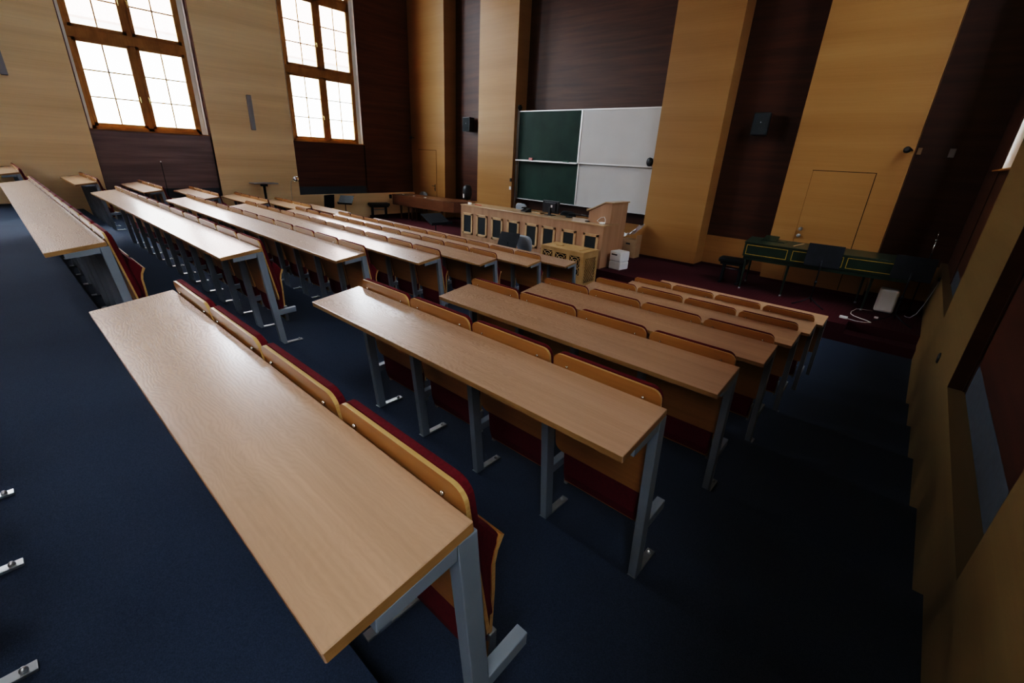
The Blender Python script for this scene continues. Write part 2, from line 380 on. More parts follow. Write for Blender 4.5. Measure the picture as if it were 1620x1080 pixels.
# ------------------------------------------------------------------ windows
def window(n, side, y0, y1):
    s = -1 if side == 'left' else 1
    X = XL if side == 'left' else XR
    xin = X + s * .10; xg = X + s * .27
    root = bpy.data.objects.new('window_%d' % n, None); COL.objects.link(root); root['kind'] = 'structure'
    root.location = (xg, (y0 + y1) / 2, WZ0)
    R = lambda v: v  # world coordinates stored relative below
    def bx(bm, xa, xb, ya, yb, za, zb, bev=0.):
        box(bm, min(xa, xb) - xg, max(xa, xb) - xg, ya - (y0 + y1) / 2, yb - (y0 + y1) / 2, za - WZ0, zb - WZ0, bev)
    # plastered reveals
    bm = B()
    for a, b in ((y0 - .004, y0 + .012), (y1 - .012, y1 + .004)): bx(bm, xin + s * .006, xg + s * .18, a, b, WZ0, WZ1)
    bx(bm, xin + s * .006, xg + s * .18, y0, y1, WZ1 - .012, WZ1 + .004)
    fy0, fy1 = y0 + .06, y1 - .11
    bx(bm, xg - s * .06, xg + s * .12, fy1 - .004, y1, WZ0, WZ1); bx(bm, xg - s * .06, xg + s * .12, y0, fy0 + .004, WZ0, WZ1)
    obj('window_reveal', bm, 'plaster', root)
    c = (fy0 + fy1) / 2 + .02
    rows = [(WZ0 + .01, 4.80), (4.80, 6.86)]
    bm = B()
    F = .085; xa, xb = xg - s * .05, xg + s * .05
    bx(bm, xa, xb, fy0, fy0 + F, WZ0, 8.74, .006); bx(bm, xa, xb, fy1 - F, fy1, WZ0, 8.74, .006)
    bx(bm, xa, xb, fy0, fy1, WZ0, WZ0 + .085, .006); bx(bm, xa, xb, fy0, fy1, 8.65, 8.74, .006)
    bx(bm, xa, xb, c - .065, c + .065, WZ0, 8.74, .006)
    bx(bm, xa - s * .01, xb, fy0, fy1, 4.70, 4.92, .01); bx(bm, xa, xb, fy0, fy1, 6.72, 6.90, .008)
    obj('window_frame', bm, 'winwood', root)
    for (za, zb) in ((WZ0 + .07, 4.71), (4.91, 6.73), (6.89, 8.66)):
        for (ya, yb) in ((fy0 + F - .02, c - .05), (c + .05, fy1 - F + .02)):
            bm = B(); T = .075; xa, xb = xg - s * .075, xg - s * .015
            bx(bm, xa, xb, ya, ya + T, za, zb, .006); bx(bm, xa, xb, yb - T, yb, za, zb, .006)
            bx(bm, xa, xb, ya, yb, za, za + T, .006); bx(bm, xa, xb, ya, yb, zb - T, zb, .006)
            sh = obj('window_sash', bm, 'winwood', root)
            bm = B()
            ym = (ya + yb) / 2; t = .014
            bx(bm, xg - s * .055, xg - s * .03, ym - t, ym + t, za + T, zb - T)
            for q in (1, 2):
                zz = za + T + (zb - za - 2 * T) * q / 3
                bx(bm, xg - s * .055, xg - s * .03, ya + T, yb - T, zz - t, zz + t)
            obj('glazing_bar', bm, 'winwood', sh)
            bm = B(); bx(bm, xg - s * .045, xg - s * .040, ya + T - .01, yb - T + .01, za + T - .01, zb - T + .01)
            obj('pane', bm, 'glass', sh)
            hy = yb - T / 2 if yb < c else ya + T / 2
            hz = za + (zb - za) * .38
            bm = B()
            bx(bm, xg - s * .083, xg - s * .074, hy - .014, hy + .014, hz - .04, hz + .04, .003)
            bx(bm, xg - s * .115, xg - s * .083, hy - .009, hy + .009, hz + .005, hz + .023, .003)
            bx(bm, xg - s * .120, xg - s * .104, hy - .010, hy + .010, hz - .10, hz + .02, .004)
            obj('window_handle', bm, 'brass', sh)
    if side == 'right' and 0 < y0 < 5:  # closed blind added out of view to cut light on the right-hand desks
        bm = B(); bx(bm, xg - s * .135, xg - s * .128, y0 + .02, y1 - .02, WZ0 + .02, WZ1 - .1)
        bl = obj('added_blind', bm, 'white', root)
        bm = B(); bx(bm, xg - s * .145, xg - s * .12, y0 + .02, y1 - .02, WZ0 + .012, WZ0 + .045, .004)
        obj('bottom_rail', bm, 'alu', bl)
    return root
wn = 0
for w in WIN_L[1:]:
    wn += 1; window(wn, 'left', *w)
for w in WIN_R[1:]:
    wn += 1; window(wn, 'right', *w)

# ------------------------------------------------------------------ front wall
PIL = [(XL - .1, -13.53), (-11.81, -10.21), (-5.45, -3.94), (-2.40, -.445)]
bm = B()
box(bm, XL - .5, XR + .5, YR, YR + .2, -.6, ZC)
for a, b in ((-13.53, -11.81), (-10.21, -5.45), (-3.94, -2.40), (-.445, XR + .1)):
    box(bm, a, b, YR - .012, YR + .01, STZ, 1.07)
struct('wall_front', bm, 'wall')
for a, b in ((-13.53, -11.81), (-10.21, -5.45), (-3.94, -2.40), (-.445, XR + .1)):
    bm = B(); box(bm, a, b, YR - .008, YR + .004, 1.07, ZC); trim(bm, 'dark')
for a, b in PIL:
    bm = B(); box(bm, a, b, YF, YR + .01, STZ + .07, ZC); trim(bm, 'wall')
# dark skirting along stage
bm = B()
for a, b in PIL: box(bm, a + .012, b - .012, YF + .012, YR, STZ, STZ + .072)
for a, b in ((-13.53, -11.81), (-10.21, -5.45), (-3.94, -2.40), (-.445, XR)): box(bm, a - .02, b + .02, YR - .022, YR, STZ, STZ + .07)
o = struct('baseboard_front', bm, 'wine')
bm = B(); box(bm, XL - .02, XL + .012, STY + .25, YF, STZ, STZ + .07); struct('baseboard_left', bm, 'wine')
# flush doors with thin gaps
def door(n, x0, x1, zt, hx, hz, knobs):
    r = bpy.data.objects.new('door_%d' % n, None); COL.objects.link(r); r['kind'] = 'structure'; r.location = ((x0 + x1) / 2, YF, STZ)
    xc = (x0 + x1) / 2
    bm = B(); box(bm, x0 - xc, x1 - xc, -.004, .002, .09, zt - STZ); obj('door_leaf', bm, 'wall', r)
    bm = B(); g = .012
    for q, e in ((x0 - xc - .004, .004), (x1 - xc, g)): box(bm, q, q + e, -.0045, .002, .08, zt - STZ + g)
    box(bm, x0 - xc - g, x1 - xc + g, -.0045, .002, zt - STZ, zt - STZ + g); obj('door_gap', bm, 'gap', r)
    bm = B(); hx -= xc; hz -= STZ
    if knobs:
        for dz in (0, -.14):
            lathe(bm, [(.038, 0), (.040, .012), (.02, .02), (.02, .035), (.034, .045), (.036, .06), (.02, .075)], n=16,
                  mtx=Matrix.Translation((hx, -.004, hz + dz)) @ Matrix.Rotation(PI / 2, 4, 'X'))
    else:
        box(bm, hx - .02, hx + .02, -.012, -.004, hz - .16, hz + .09, .004)
        tube(bm, [(hx, -.01, hz + .03), (hx, -.055, hz + .03), (hx - .12, -.06, hz + .03)], .011, 8)
        lathe(bm, [(.02, 0), (.02, .02), (.008, .02)], n=12, mtx=Matrix.Translation((hx, -.012, hz - .08)) @ Matrix.Rotation(PI / 2, 4, 'X'))
    obj('door_handle', bm, 'zinc' if knobs else 'black', r)
door(1, -15.06, -14.02, 2.73, -14.10, 1.46, False)
door(2, -1.93, -.89, 2.69, -1.86, 1.53, True)

# back wall and ceiling
bm = B(); box(bm, XL - .5, XR + .5, YB - .2, YB, -.6, ZC); struct('wall_back', bm, 'wall')
bm = B(); box(bm, XL - .5, XR + .5, YB - .2, YR + .2, ZC, ZC + .2); struct('ceiling', bm, 'ceil')

# ------------------------------------------------------------------ desks
D, TILT, TH = .334, .046, .032
def legc(z): return -.012 - .10 * z         # centre line (y) of the leaning leg, z relative to desk edge
def brd(z): return .0145 - .17 * z           # rear face of the seat backs
def top_bm(x0, x1):
    bm = B()
    n = Vector((0, TILT, -D)).normalized()  # direction along desk, unused thickness dir
    ty, tz = TILT / D * TH, -TH
    prism(bm, [(.006, .0008), (-D, -TILT), (-D + ty, -TILT + tz), (.006 + ty, tz + .0008)], x0, x1, 'x', 0, .0)
    bmesh.ops.recalc_face_normals(bm, faces=bm.faces[:])
    for f in bm.faces:
        f.normal_update()
        f.material_index = 0 if f.normal.z > .9 else 1
    es = [e for e in bm.edges]
    bmesh.ops.bevel(bm, geom=es, offset=.0025, segments=1, affect='EDGES')
    return bm
def leg_parts(x, parent, h=.97, arm=True):
    w = .021; dpt = .029
    bm = B()
    # leaning upright
    zt = -.036
    pl = [(legc(zt) - dpt, zt), (legc(zt) + dpt, zt), (legc(-h) + dpt, -h), (legc(-h) - dpt, -h)]
    prism(bm, pl, x - w, x + w, 'x', 0, .003)
    # arm beneath the top
    sl = TILT / D
    a = [(legc(zt) - dpt, zt - .002), (-.235, zt - .002 - .235 * sl + .004), (-.235, zt - .036 - .235 * sl + .004), (legc(zt) - dpt, zt - .045)]
    prism(bm, a, x - w, x + w, 'x', 0, .002)
    l = obj('leg', bm, 'steel', parent)
    bm = B(); yb = legc(-h)
    box(bm, x - .02, x + .02, yb - .075, yb + .185, -h, -h + .012, .002)
    lathe(bm, [(.011, 0), (.011, .006), (.006, .014), (.001, .016)], (x, yb + .155, -h + .012), 10)
    obj('foot_plate', bm, 'zinc', l)
    if arm:
        bm = B()
        za, zb = -.655, -.605
        y0 = legc(-.63) + dpt - .004
        prism(bm, [(y0, za - .01), (.243, zb - .05), (.243, zb), (y0, zb - .01)], x - w, x + w, 'x', 0, .003)
        obj('seat_bracket', bm, 'steel', l)
def make_desk(name, label, group, xl, xr, splits, legs, modesty=False, arm=True):
    t = thing(name, label, 'desk', (0, 0, 0), 0, group)
    xs = [xl] + splits + [xr]
    for a, b in zip(xs, xs[1:]):
        obj('tabletop', top_bm(a + (.001 if a != xl else 0), b - (.001 if b != xr else 0)), ['top', 'topedge'], t)
    for x in legs: leg_parts(x, t, .97, arm)
    if modesty:
        bm = B()
        slanted_board(bm, [(xl + .05, -.06), (xl + .05, -.56), (xr - .05, -.56), (xr - .05, -.06)], lambda z: brd(z) + .002, .018, 0, 1)
        obj('modesty_panel', bm, ['ply', 'plyedge'], t)
    return t
ORD = ['nearest', 'second', 'third', 'fourth', 'fifth', 'sixth', 'frontmost']
RL, RR = -2.772, -.522
RLEG = [RR - .022 - .545 * j for j in range(5)]
ML, MR = -10.889, -4.396
MLEG = [MR - .022 - .5865 * j for j in range(12)]
MSPL = [-8.52, -6.757]
LLEN = 2.42
LLEG = [-.022 - .585 * j for j in range(5)]
def RZ(k): return (0, ry(k), rz(k))
def MZ(k): return (0, ry(k) - .028, rz(k))
def LX(k): return -12.75 + .09 * k if k else -12.96
def LZ(k): return (LX(k), ry(k) - .028, rz(k))
def dl(k, blk):
    return {0: 'beech-topped desk nearest the camera in the %s block' % blk,
            6: 'beech-topped front desk of the %s block, facing the stage' % blk}.get(k, 'beech-topped steel-legged desk, %s from the camera in the %s block' % (ORD[k], blk))
BL = {'R': 'short right-hand', 'M': 'long middle', 'L': 'window-side'}
GRP = 'long beech desks on grey steel legs'
dR = make_desk('lecture_desk', dl(0, BL['R']), GRP, RL, RR, [], RLEG); dR.location = RZ(0)
dM = make_desk('lecture_desk', dl(0, BL['M']), GRP, ML, MR, MSPL, MLEG); dM.location = MZ(0)
dL = make_desk('lecture_desk', dl(0, BL['L']), GRP, -LLEN, 0, [], LLEG); dL.location = LZ(0)
for k in range(1, 6):
    dup(dR, RZ(k), dl(k, BL['R'])); dup(dM, MZ(k), dl(k, BL['M'])); dup(dL, LZ(k), dl(k, BL['L']))
for f, xl, xr, sp, lg, P in (('R', RL, RR, [], RLEG, RZ), ('M', ML, MR, MSPL, MLEG, MZ), ('L', -LLEN, 0, [], LLEG, LZ)):
    d = make_desk('lecture_desk', dl(6, BL[f]), GRP, xl, xr, sp, lg, True, False); d.location = P(6)
d = dup(dR, RZ(-1), 'desk behind the nearest one, only its steel foot plates showing at left edge')

# ------------------------------------------------------------------ folding seats
def make_seat(w, label):
    t = thing('folding_seat', label, 'seat', (0, 0, 0), 0, 'folding seats with beech backs and red cushions')
    bm = B(); h0, h1 = -.525, .060
    out = rrect(w, h1 - h0, .042, 6, True, 0, (h0 + h1) / 2)
    slanted_board(bm, out, brd, .013, 0, 1)
    bk = obj('backrest', bm, ['ply', 'plyedge'], t)
    bm = B(); h0, h1 = -.47, .066
    out = rrect(w - .012, h1 - h0, .045, 6, True, 0, (h0 + h1) / 2)
    slanted_board(bm, out, lambda z: brd(z) + .0132, .040, 0, None, .028)
    obj('back_cushion', bm, 'cushion', bk)
    for sx in (-1, 1):
        bm = B(); zz = .006; x = sx * (w / 2 - .075)
        lathe(bm, [(.006, 0), (.006, .005), (.003, .0075)], n=10, mtx=Matrix.Translation((x, brd(zz), zz)) @ Matrix.Rotation(PI / 2, 4, 'X'))
        obj('bolt', bm, 'chrome', bk)
    ws = w - .10
    bm = B()
    prism(bm, [(.118, -.150), (.150, -.175), (.188, -.232), (.166, -.275), (.157, -.32), (.160, -.42), (.156, -.60), (.150, -.70), (.134, -.715), (.118, -.66), (.108, -.5), (.102, -.3), (.106, -.19)], -ws / 2, ws / 2, 'x', 0, .012)
    pan = B()
    prism(pan, [(.188, -.228), (.202, -.238), (.180, -.280), (.171, -.322), (.174, -.42), (.170, -.60), (.163, -.735), (.150, -.735), (.1565, -.60), (.1605, -.42), (.1575, -.32), (.1665, -.275)], -ws / 2 - .004, ws / 2 + .004, 'x', 1, 0, 0)
    p = obj('seat_pan', pan, ['ply', 'plyedge'], t)
    obj('seat_cushion', bm, 'cushion', p, smooth=False)
    for sx in (-1, 1):
        bm = B(); box(bm, sx * ws / 2 - .010, sx * ws / 2 + .010, .155, .185, -.76, -.60, .003)
        obj('hinge', bm, 'zinc', p)
    return t
NTH = ['first', 'second', 'third', 'fourth', 'fifth', 'sixth', 'seventh', 'eighth', 'ninth', 'tenth', 'eleventh']
def slabel(blk, k, i, n):
    pos = 'leftmost' if i == 0 else 'rightmost' if i == n - 1 else NTH[i] + ' from left'
    row = 'nearest' if k == 0 else 'front' if k == 5 else NTH[k]
    return 'beech-backed red folding seat, %s in the %s row of the %s block' % (pos, row, blk)
def seats(blk, n, first, step, w, P):
    proto = None
    for k in range(6):
        bx, by, bz = P(k)
        for i in range(n):
            loc = (bx + first + step * i, by, bz)
            lab = slabel(blk, k, i, n)
            if proto is None:
                proto = make_seat(w, lab); proto.location = loc
            else: dup(proto, loc, lab)
seats('right-hand', 4, -2.478, .553, .528, RZ)
seats('middle', 11, -10.59, .5893, .552, MZ)
seats('window-side', 4, -2.075, .585, .550, LZ)

# ------------------------------------------------------------------ lecturer's counter and lectern
cx0, cx1, cy0, cy1, cz = -10.15, -5.32, 9.16, 9.86, 1.307
t = thing('lecturer_counter', 'long beech counter with eight framed grilles along the stage edge', 'counter', ((cx0 + cx1) / 2, 9.5, STZ))
ox, oy = (cx0 + cx1) / 2, 9.5
bm = B(); box(bm, cx0 - ox - .01, cx1 - ox + .01, cy0 - oy - .015, cy1 - oy, cz - STZ - .03, cz - STZ, .005); obj('counter_top', bm, 'countertop', t)
bm = B()
box(bm, cx0 - ox, cx1 - ox, cy0 - oy, cy0 - oy + .03, 0, cz - STZ - .03)
for i in range(1, 4):
    x = cx0 + (cx1 - cx0) * i / 4 - ox
    box(bm, x - .002, x + .002, cy0 - oy - .0015, cy0 - oy + .01, 0, cz - STZ - .03)
obj('front_panel', bm, 'counter', t)
for x in (cx0, cx1 - .03):
    bm = B(); box(bm, x - ox, x - ox + .03, cy0 - oy + .03, cy1 - oy - .01, 0, cz - STZ - .03); obj('side_panel', bm, 'counter', t)
for x0 in (-10.065, -9.476, -8.875, -8.282, -7.649, -7.095, -6.475, -5.849):
    w, z0, z1 = .425, .485, 1.09
    bm = B(); y = cy0 - oy
    a, b = x0 - ox, x0 - ox + w; F = .065
    box(bm, a, a + F, y - .022, y, z0 - STZ, z1 - STZ, .006); box(bm, b - F, b, y - .022, y, z0 - STZ, z1 - STZ, .006)
    box(bm, a, b, y - .022, y, z0 - STZ, z0 - STZ + F, .006); box(bm, a, b, y - .022, y, z1 - STZ - F, z1 - STZ, .006)
    f = obj('grille_frame', bm, 'framewood', t)
    bm = B(); box(bm, a + F - .01, b - F + .01, y - .008, y + .001, z0 - STZ + F - .01, z1 - STZ - F + .01); obj('grille', bm, 'grille', f)
# lectern
t = thing('lectern', 'tall beech lectern with sloping top behind the right end of the counter', 'lectern', (-5.62, 9.9, STZ))
ox, oy = -5.62, 9.9
bm = B()
prism(bm, [(-5.93 - ox, cz - STZ + .001), (-5.335 - ox, cz - STZ + .001), (-5.335 - ox, 1.775 - STZ), (-5.50 - ox, 1.775 - STZ), (-5.93 - ox, 1.55 - STZ)], 9.44 - oy, 9.865 - oy, 'y')
prism(bm, [(-5.93 - ox, 0), (-5.335 - ox, 0), (-5.335 - ox, 1.775 - STZ), (-5.50 - ox, 1.775 - STZ), (-5.93 - ox, 1.55 - STZ)], 9.865 - oy, 10.19 - oy, 'y')
obj('lectern_body', bm, 'counter', t)
bm = B()
prism(bm, [(-5.97 - ox, 1.545 - STZ), (-5.505 - ox, 1.777 - STZ), (-5.30 - ox, 1.777 - STZ), (-5.30 - ox, 1.802 - STZ), (-5.51 - ox, 1.802 - STZ), (-5.98 - ox, 1.568 - STZ)], 9.42 - oy, 10.21 - oy, 'y', 0, .003)
obj('lectern_top', bm, 'countertop', t)
bm = B(); box(bm, -6.0 - ox, -5.955 - ox, 9.42 - oy, 10.21 - oy, 1.545 - STZ, 1.60 - STZ, .004); obj('book_ledge', bm, 'framewood', t)

# things on the counter
def at(name, label, cat, loc, rz=0., group=None): return thing(name, label, cat, loc, rz, group)
t = at('monitor', 'black computer monitor seen from behind on the counter', 'monitor', (-7.16, 9.55, cz))
bm = B(); box(bm, -.26, .26, -.02, .03, .06, .36, .012); box(bm, -.18, .18, -.045, -.02, .10, .32, .01); obj('monitor_case', bm, 'screen', t)
bm = B(); box(bm, -.245, .245, .030, .033, .08, .345); obj('display', bm, 'black', t)
bm = B(); box(bm, -.035, .035, -.06, -.03, .01, .2, .006); box(bm, -.12, .12, -.11, .08, 0, .014, .005); obj('monitor_stand', bm, 'black', t)
bm = B(); box(bm, .03, .08, -.0475, -.0455, .20, .26); obj('sticker', bm, 'white', t)
t = at('desk_phone', 'small black desk telephone on the counter left of the monitor', 'telephone', (-7.93, 9.50, cz), -.2)
bm = B(); prism(bm, [(-.10, 0), (.09, 0), (.09, .10), (.06, .105), (-.10, .03)], -.12, .10, 'x', 0, .004); obj('phone_body', bm, 'black', t)
bm = B(); box(bm, -.118, -.07, -.09, .08, .085, .12, .012); obj('handset', bm, 'black', t)
t = at('gooseneck_microphone', 'black gooseneck microphone reaching right across the counter', 'microphone', (-6.62, 9.62, cz))
bm = B(); box(bm, -.07, .07, -.05, .05, 0, .03, .006); obj('base', bm, 'black', t)
bm = B(); tube(bm, [(0, 0, .03), (-.06, 0, .07), (-.02, 0, .10), (.12, 0, .11), (.28, -.01, .115), (.40, -.02, .115)], .008, 8); obj('neck', bm, 'black', t)
bm = B(); tube(bm, [(.38, -.02, .115), (.42, -.02, .113), (.52, -.025, .105), (.60, -.03, .098)], [.012, .018, .018, .028], 12)
tube(bm, [(.59, -.03, .098), (.62, -.03, .096), (.66, -.032, .092), (.68, -.033, .091)], [.028, .036, .032, .012], 12); obj('head', bm, 'black', t)
t = at('adapter_box', 'small white adapter with looped white cable on the counter corner', 'adapter', (-5.49, 9.36, cz))
bm = B(); box(bm, -.06, .06, -.035, .035, 0, .045, .01); obj('box', bm, 'white', t)
bm = B(); tube(bm, [(-.02, .03, .02), (-.14, .05, .03), (-.19, .06, .05), (-.1, .07, .13), (0, .06, .16), (.04, .05, .1), (.05, .03, .03)], .006, 6); obj('cable', bm, 'white', t)
bm = B(); box(bm, -.05, .05, -.03, .03, 0, .02, .006); o = obj('computer_mouse', bm, 'black', loc=(-5.93, 9.40, cz)); tag(o, 'small black mouse lying on the counter below the microphone head', 'mouse')
bm = B(); box(bm, -.06, .06, -.03, .03, 0, .055, .006); o = obj('chalk_box', bm, 'white', loc=(-9.96, 9.34, cz)); tag(o, 'small white box on the left end of the counter', 'box')
bm = B(); box(bm, -.14, .14, -.012, .012, 0, .015, .004); o = obj('red_pointer', bm, 'red', loc=(-9.70, 9.42, cz)); tag(o, 'thin red pointer stick beside the white box on counter', 'pointer')
bm = B(); box(bm, -.15, .15, -.10, .10, 0, .03, .004); o = obj('wooden_tray', bm, 'countertop', loc=(-7.62, 9.62, cz)); tag(o, 'low wooden tray between the telephone and the monitor', 'tray')

def office_chair(label, loc, rz, cloth, up=0.):
    t = thing('office_chair', label, 'chair', loc, rz)
    bm = B()
    out = rrect(.46, .40, .13, 7)
    for_y = lambda z: .20 + .12 * z
    slanted_board(bm, [(x, z + .72 + up) for x, z in out], lambda z: .16 + .10 * (z - up - .5), .05, 0, None, .03)
    obj('backrest', bm, cloth, t, smooth=False)
    bm = B(); prism(bm, rrect(.47, .46, .10, 6), .40 + up * .5, .47 + up * .5, 'z', 0, .02); obj('seat', bm, cloth, t)
    bm = B()
    for sx in (-1, 1): tube(bm, [(sx * .17, .15, .44 + up * .5), (sx * .17, .17, .50 + up * .7), (sx * .17, .21, .62 + up)], .011, 8)
    obj('back_support', bm, 'blackmetal', t)
    for sx in (-1, 1):
        for sy in (-1, 1):
            bm = B(); tube(bm, [(sx * .18, sy * .17, .41 + up * .5), (sx * .23, sy * .22, 0)], .012, 8); obj('leg', bm, 'blackmetal', t)
    return t
office_chair('grey fabric chair behind the counter below the chalkboard', (-8.53, 10.22, STZ), PI * .96, 'greycloth', .22)
office_chair('dark fabric chair behind the computer monitor on the stage', (-7.02, 10.30, STZ), PI * 1.05, 'darkcloth', .17)
office_chair('grey fabric chair on the floor in front of the counter grilles', (-6.98, 8.55, 0), PI, 'greycloth')
# ------------------------------------------------------------------ sliding boards
def board_unit(label, y, z0, z1, tray):
    x0, xm, x1 = -10.16, -7.83, -5.40
    t = thing('sliding_board', label, 'board', ((x0 + x1) / 2, y, z0)); ox = (x0 + x1) / 2; h = z1 - z0
    bm = B(); box(bm, x0 - ox, xm - ox, 0, .025, 0, h); obj('chalkboard', bm, 'chalk', t)
    bm = B(); box(bm, xm - ox, x1 - ox, 0, .025, 0, h); obj('whiteboard', bm, 'whiteboard', t)
    bm = B(); F = .028
    for a, b, c, d in ((x0, x1, 0, F), (x0, x1, h - F, h), (x0, x0 + F, 0, h), (x1 - F, x1, 0, h), (xm - F * .8, xm + F * .8, 0, h)):
        box(bm, a - ox, b - ox, -.012, .03, c, d, .003)
    obj('board_frame', bm, 'alu', t)
    if tray:
        bm = B(); box(bm, x0 - ox, xm - ox, -.09, -.01, -.012, .006, .003); box(bm, x0 - ox, xm - ox, -.094, -.086, -.012, .018); obj('chalk_tray', bm, 'alu', t)
    return t
board_unit('upper sliding board, green chalkboard left and white panel right', 11.56, 2.56, 3.965, True)
board_unit('lower sliding board, green and white, hanging above the counter', 11.62, 1.385, 2.62, False)
for x in (-10.187, -5.36):
    t = thing('board_rail', 'grey vertical rail with pulley at the %s side of the boards' % ('left' if x < -8 else 'right'), 'rail', (x, 11.56, STZ), 0, 'rails of the sliding boards')
    bm = B(); box(bm, -.020, .020, -.03, .03, 0, 3.82, .004); obj('rail_post', bm, 'alu', t)
    bm = B(); lathe(bm, [(.02, -.03), (.06, -.03), (.05, 0), (.06, .03), (.02, .03)], n=18, mtx=Matrix.Translation((.07, -.02, 3.74)) @ Matrix.Rotation(PI / 2, 4, 'X')); box(bm, .0, .09, -.012, .012, 3.66, 3.82); obj('pulley', bm, 'blackmetal', t)
bm = B(); box(bm, -.065, .065, -.03, .03, 0, .085, .012); o = obj('sponge', bm, 'pink', loc=(-9.55, 11.512, 2.567)); tag(o, 'pink sponge on the chalk tray below the upper chalkboard', 'sponge')
bm = B(); box(bm, -.09, .09, -.03, .03, 0, .05, .008); o = obj('board_eraser', bm, 'sponge', loc=(-8.22, 11.512, 2.567)); tag(o, 'dark green board eraser on the chalk tray near its middle', 'eraser')
bm = B(); lathe(bm, [(.0801, 0), (.085, .01), (.085, .045), (.07, .06), (.02, .065)], n=24, mtx=Matrix.Scale(1.25, 4, (0, 0, 1)) @ Matrix.Rotation(PI / 2, 4, 'X')); o = obj('round_eraser', bm, 'black', loc=(-5.60, 11.549, 2.70)); tag(o, 'round black eraser stuck low on the upper white panel', 'eraser')
bm = B(); box(bm, -.03, .03, -.03, 0, -.05, .05, .006); o = obj('key_switch', bm, 'black', loc=(-10.25, 11.409, 1.96)); tag(o, 'small black control on the pilaster left of the boards', 'switch')
bm = B(); box(bm, -.04, .04, -.02, 0, -.05, .05, .006); box(bm, -.012, .012, -.024, -.02, -.012, .012, 0, 0); o = obj('light_switch', bm, 'white', loc=(-10.26, 11.409, 1.71)); tag(o, 'white light switch under the black control beside the boards', 'switch')

# ------------------------------------------------------------------ wall speakers, cameras, plates
def wall_speaker(label, x, z):
    t = thing('wall_speaker', label, 'speaker', (x, 11.94, z), 0, 'black loudspeakers in the dark recesses')
    bm = B(); prism(bm, [(-.17, -.34), (.17, -.34), (.12, -.08), (-.12, -.08)], -.225, .225, 'z', 0, .012); obj('cabinet', bm, 'black', t)
    bm = B(); box(bm, -.155, .155, -.346, -.338, -.205, .205, .004); obj('grille', bm, 'grille', t)
    bm = B(); lathe(bm, [(.012, 0), (.012, .003)], n=12, mtx=Matrix.Translation((0, -.346, .03)) @ Matrix.Rotation(PI / 2, 4, 'X')); obj('badge', bm, 'strip', t)
    bm = B(); box(bm, -.04, .04, -.09, -.0, -.05, .05); obj('wall_bracket', bm, 'blackmetal', t)
wall_speaker('black wall loudspeaker in the narrow dark recess left of the boards', -12.62, 3.61)
wall_speaker('black wall loudspeaker in the dark recess right of the boards', -3.20, 3.575)
for lab, x in (('small dark wall camera at the top left corner beyond the window', -15.34), ('dark dome wall camera beside the rightmost pilaster edge', -.50)):
    t = thing('wall_camera', lab, 'camera', (x, YF, 3.11 if x > -5 else 3.14), 0)
    bm = B(); lathe(bm, [(.008, -.03), (.04, -.028), (.058, 0), (.055, .03), (.03, .055)], n=16, mtx=Matrix.Translation((-.05 if x > -5 else 0, -.12, 0)) @ Matrix.Rotation(PI / 2.4, 4, 'X')); obj('camera_dome', bm, 'black', t)
    bm = B(); tube(bm, [(-.03 if x > -5 else 0, -.10, .0), (0, -.06, .02), (.02, -.02, .0), (.02, 0, 0)], .012, 8); obj('bracket', bm, 'blackmetal', t)
bm = B(); box(bm, -.035, .035, -.02, 0, -.06, .06, .008); o = obj('junction_box', bm, 'card', loc=(-.395, 11.941, 3.12)); tag(o, 'small beige junction box beside the dome camera', 'box')
bm = B(); box(bm, -.045, .045, -.014, 0, -.075, .075, .006); o = obj('wall_plate', bm, 'strip', loc=(.07, 11.941, 3.10)); tag(o, 'pale rectangular wall plate high on the dark right corner', 'plate')
for lab, y, z in (('slim grey wall box on the pilaster between the two windows', 5.69, 3.47), ('slim grey wall box at the left picture edge beside first window', .87, 4.20)):
    t = thing('wall_box', lab, 'wall fixture', (XL, y, z), 0, 'slim grey boxes on the pilasters')
    bm = B(); prism(bm, [(0, -.06), (.07, -.055), (.07, .055), (0, .06)], -.45, .45, 'z', 0, .006); obj('housing', bm, 'strip', t)
    bm = B(); box(bm, .0, .068, -.05, .05, .45, .456); box(bm, 0, .068, -.05, .05, -.456, -.45); obj('end_cap', bm, 'black', t)
bm = B(); lathe(bm, [(.055, 0), (.055, .008), (.042, .016), (.01, .017)], n=20, mtx=Matrix.Rotation(-PI / 2, 4, 'Y')); o = obj('wall_socket', bm, 'black', loc=(XR, 5.87, 1.02)); tag(o, 'round dark socket on the right-hand wooden wainscot', 'socket')
bm = B(); box(bm, 0, .035, -.05, .05, -.07, .07, .006); o = obj('wall_socket', bm, 'black', loc=(XL, 10.26, 1.03)); tag(o, 'black wall socket above the bench left of the brown piano', 'socket')

# ------------------------------------------------------------------ bins and boxes on the stage
t = thing('air_purifier', 'white boxy humidifier on the stage beside the counter end', 'appliance', (-5.06, 9.60, STZ), -.12)
bm = B(); box(bm, -.16, .16, -.17, .17, .0, .185, .02); obj('water_tank', bm, 'white', t)
bm = B(); box(bm, -.16, .16, -.17, .17, .19, .42, .02); obj('housing', bm, 'white', t)
bm = B(); box(bm, -.11, .05, -.1725, -.165, .33, .36); obj('display_slot', bm, 'black', t)
t = thing('cardboard_box', 'brown cardboard box under crumpled plastic behind the humidifier', 'box', (-5.62, 11.18, STZ), 0)
bm = B(); box(bm, -.20, .20, -.15, .15, 0, .47, .006); obj('carton', bm, 'card', t)
bm = B(); box(bm, -.06, .06, -.1515, -.14, .34, .38); obj('handle_hole', bm, 'black', t)
bm = B(); prism(bm, [(.2005, .0), (.222, .0), (.225, .60), (.205, .60)], -.15, .15, 'y'); obj('open_flap', bm, 'card', t)
bm = B()
g = [[None] * 9 for _ in range(7)]
rnd = random.Random(3)
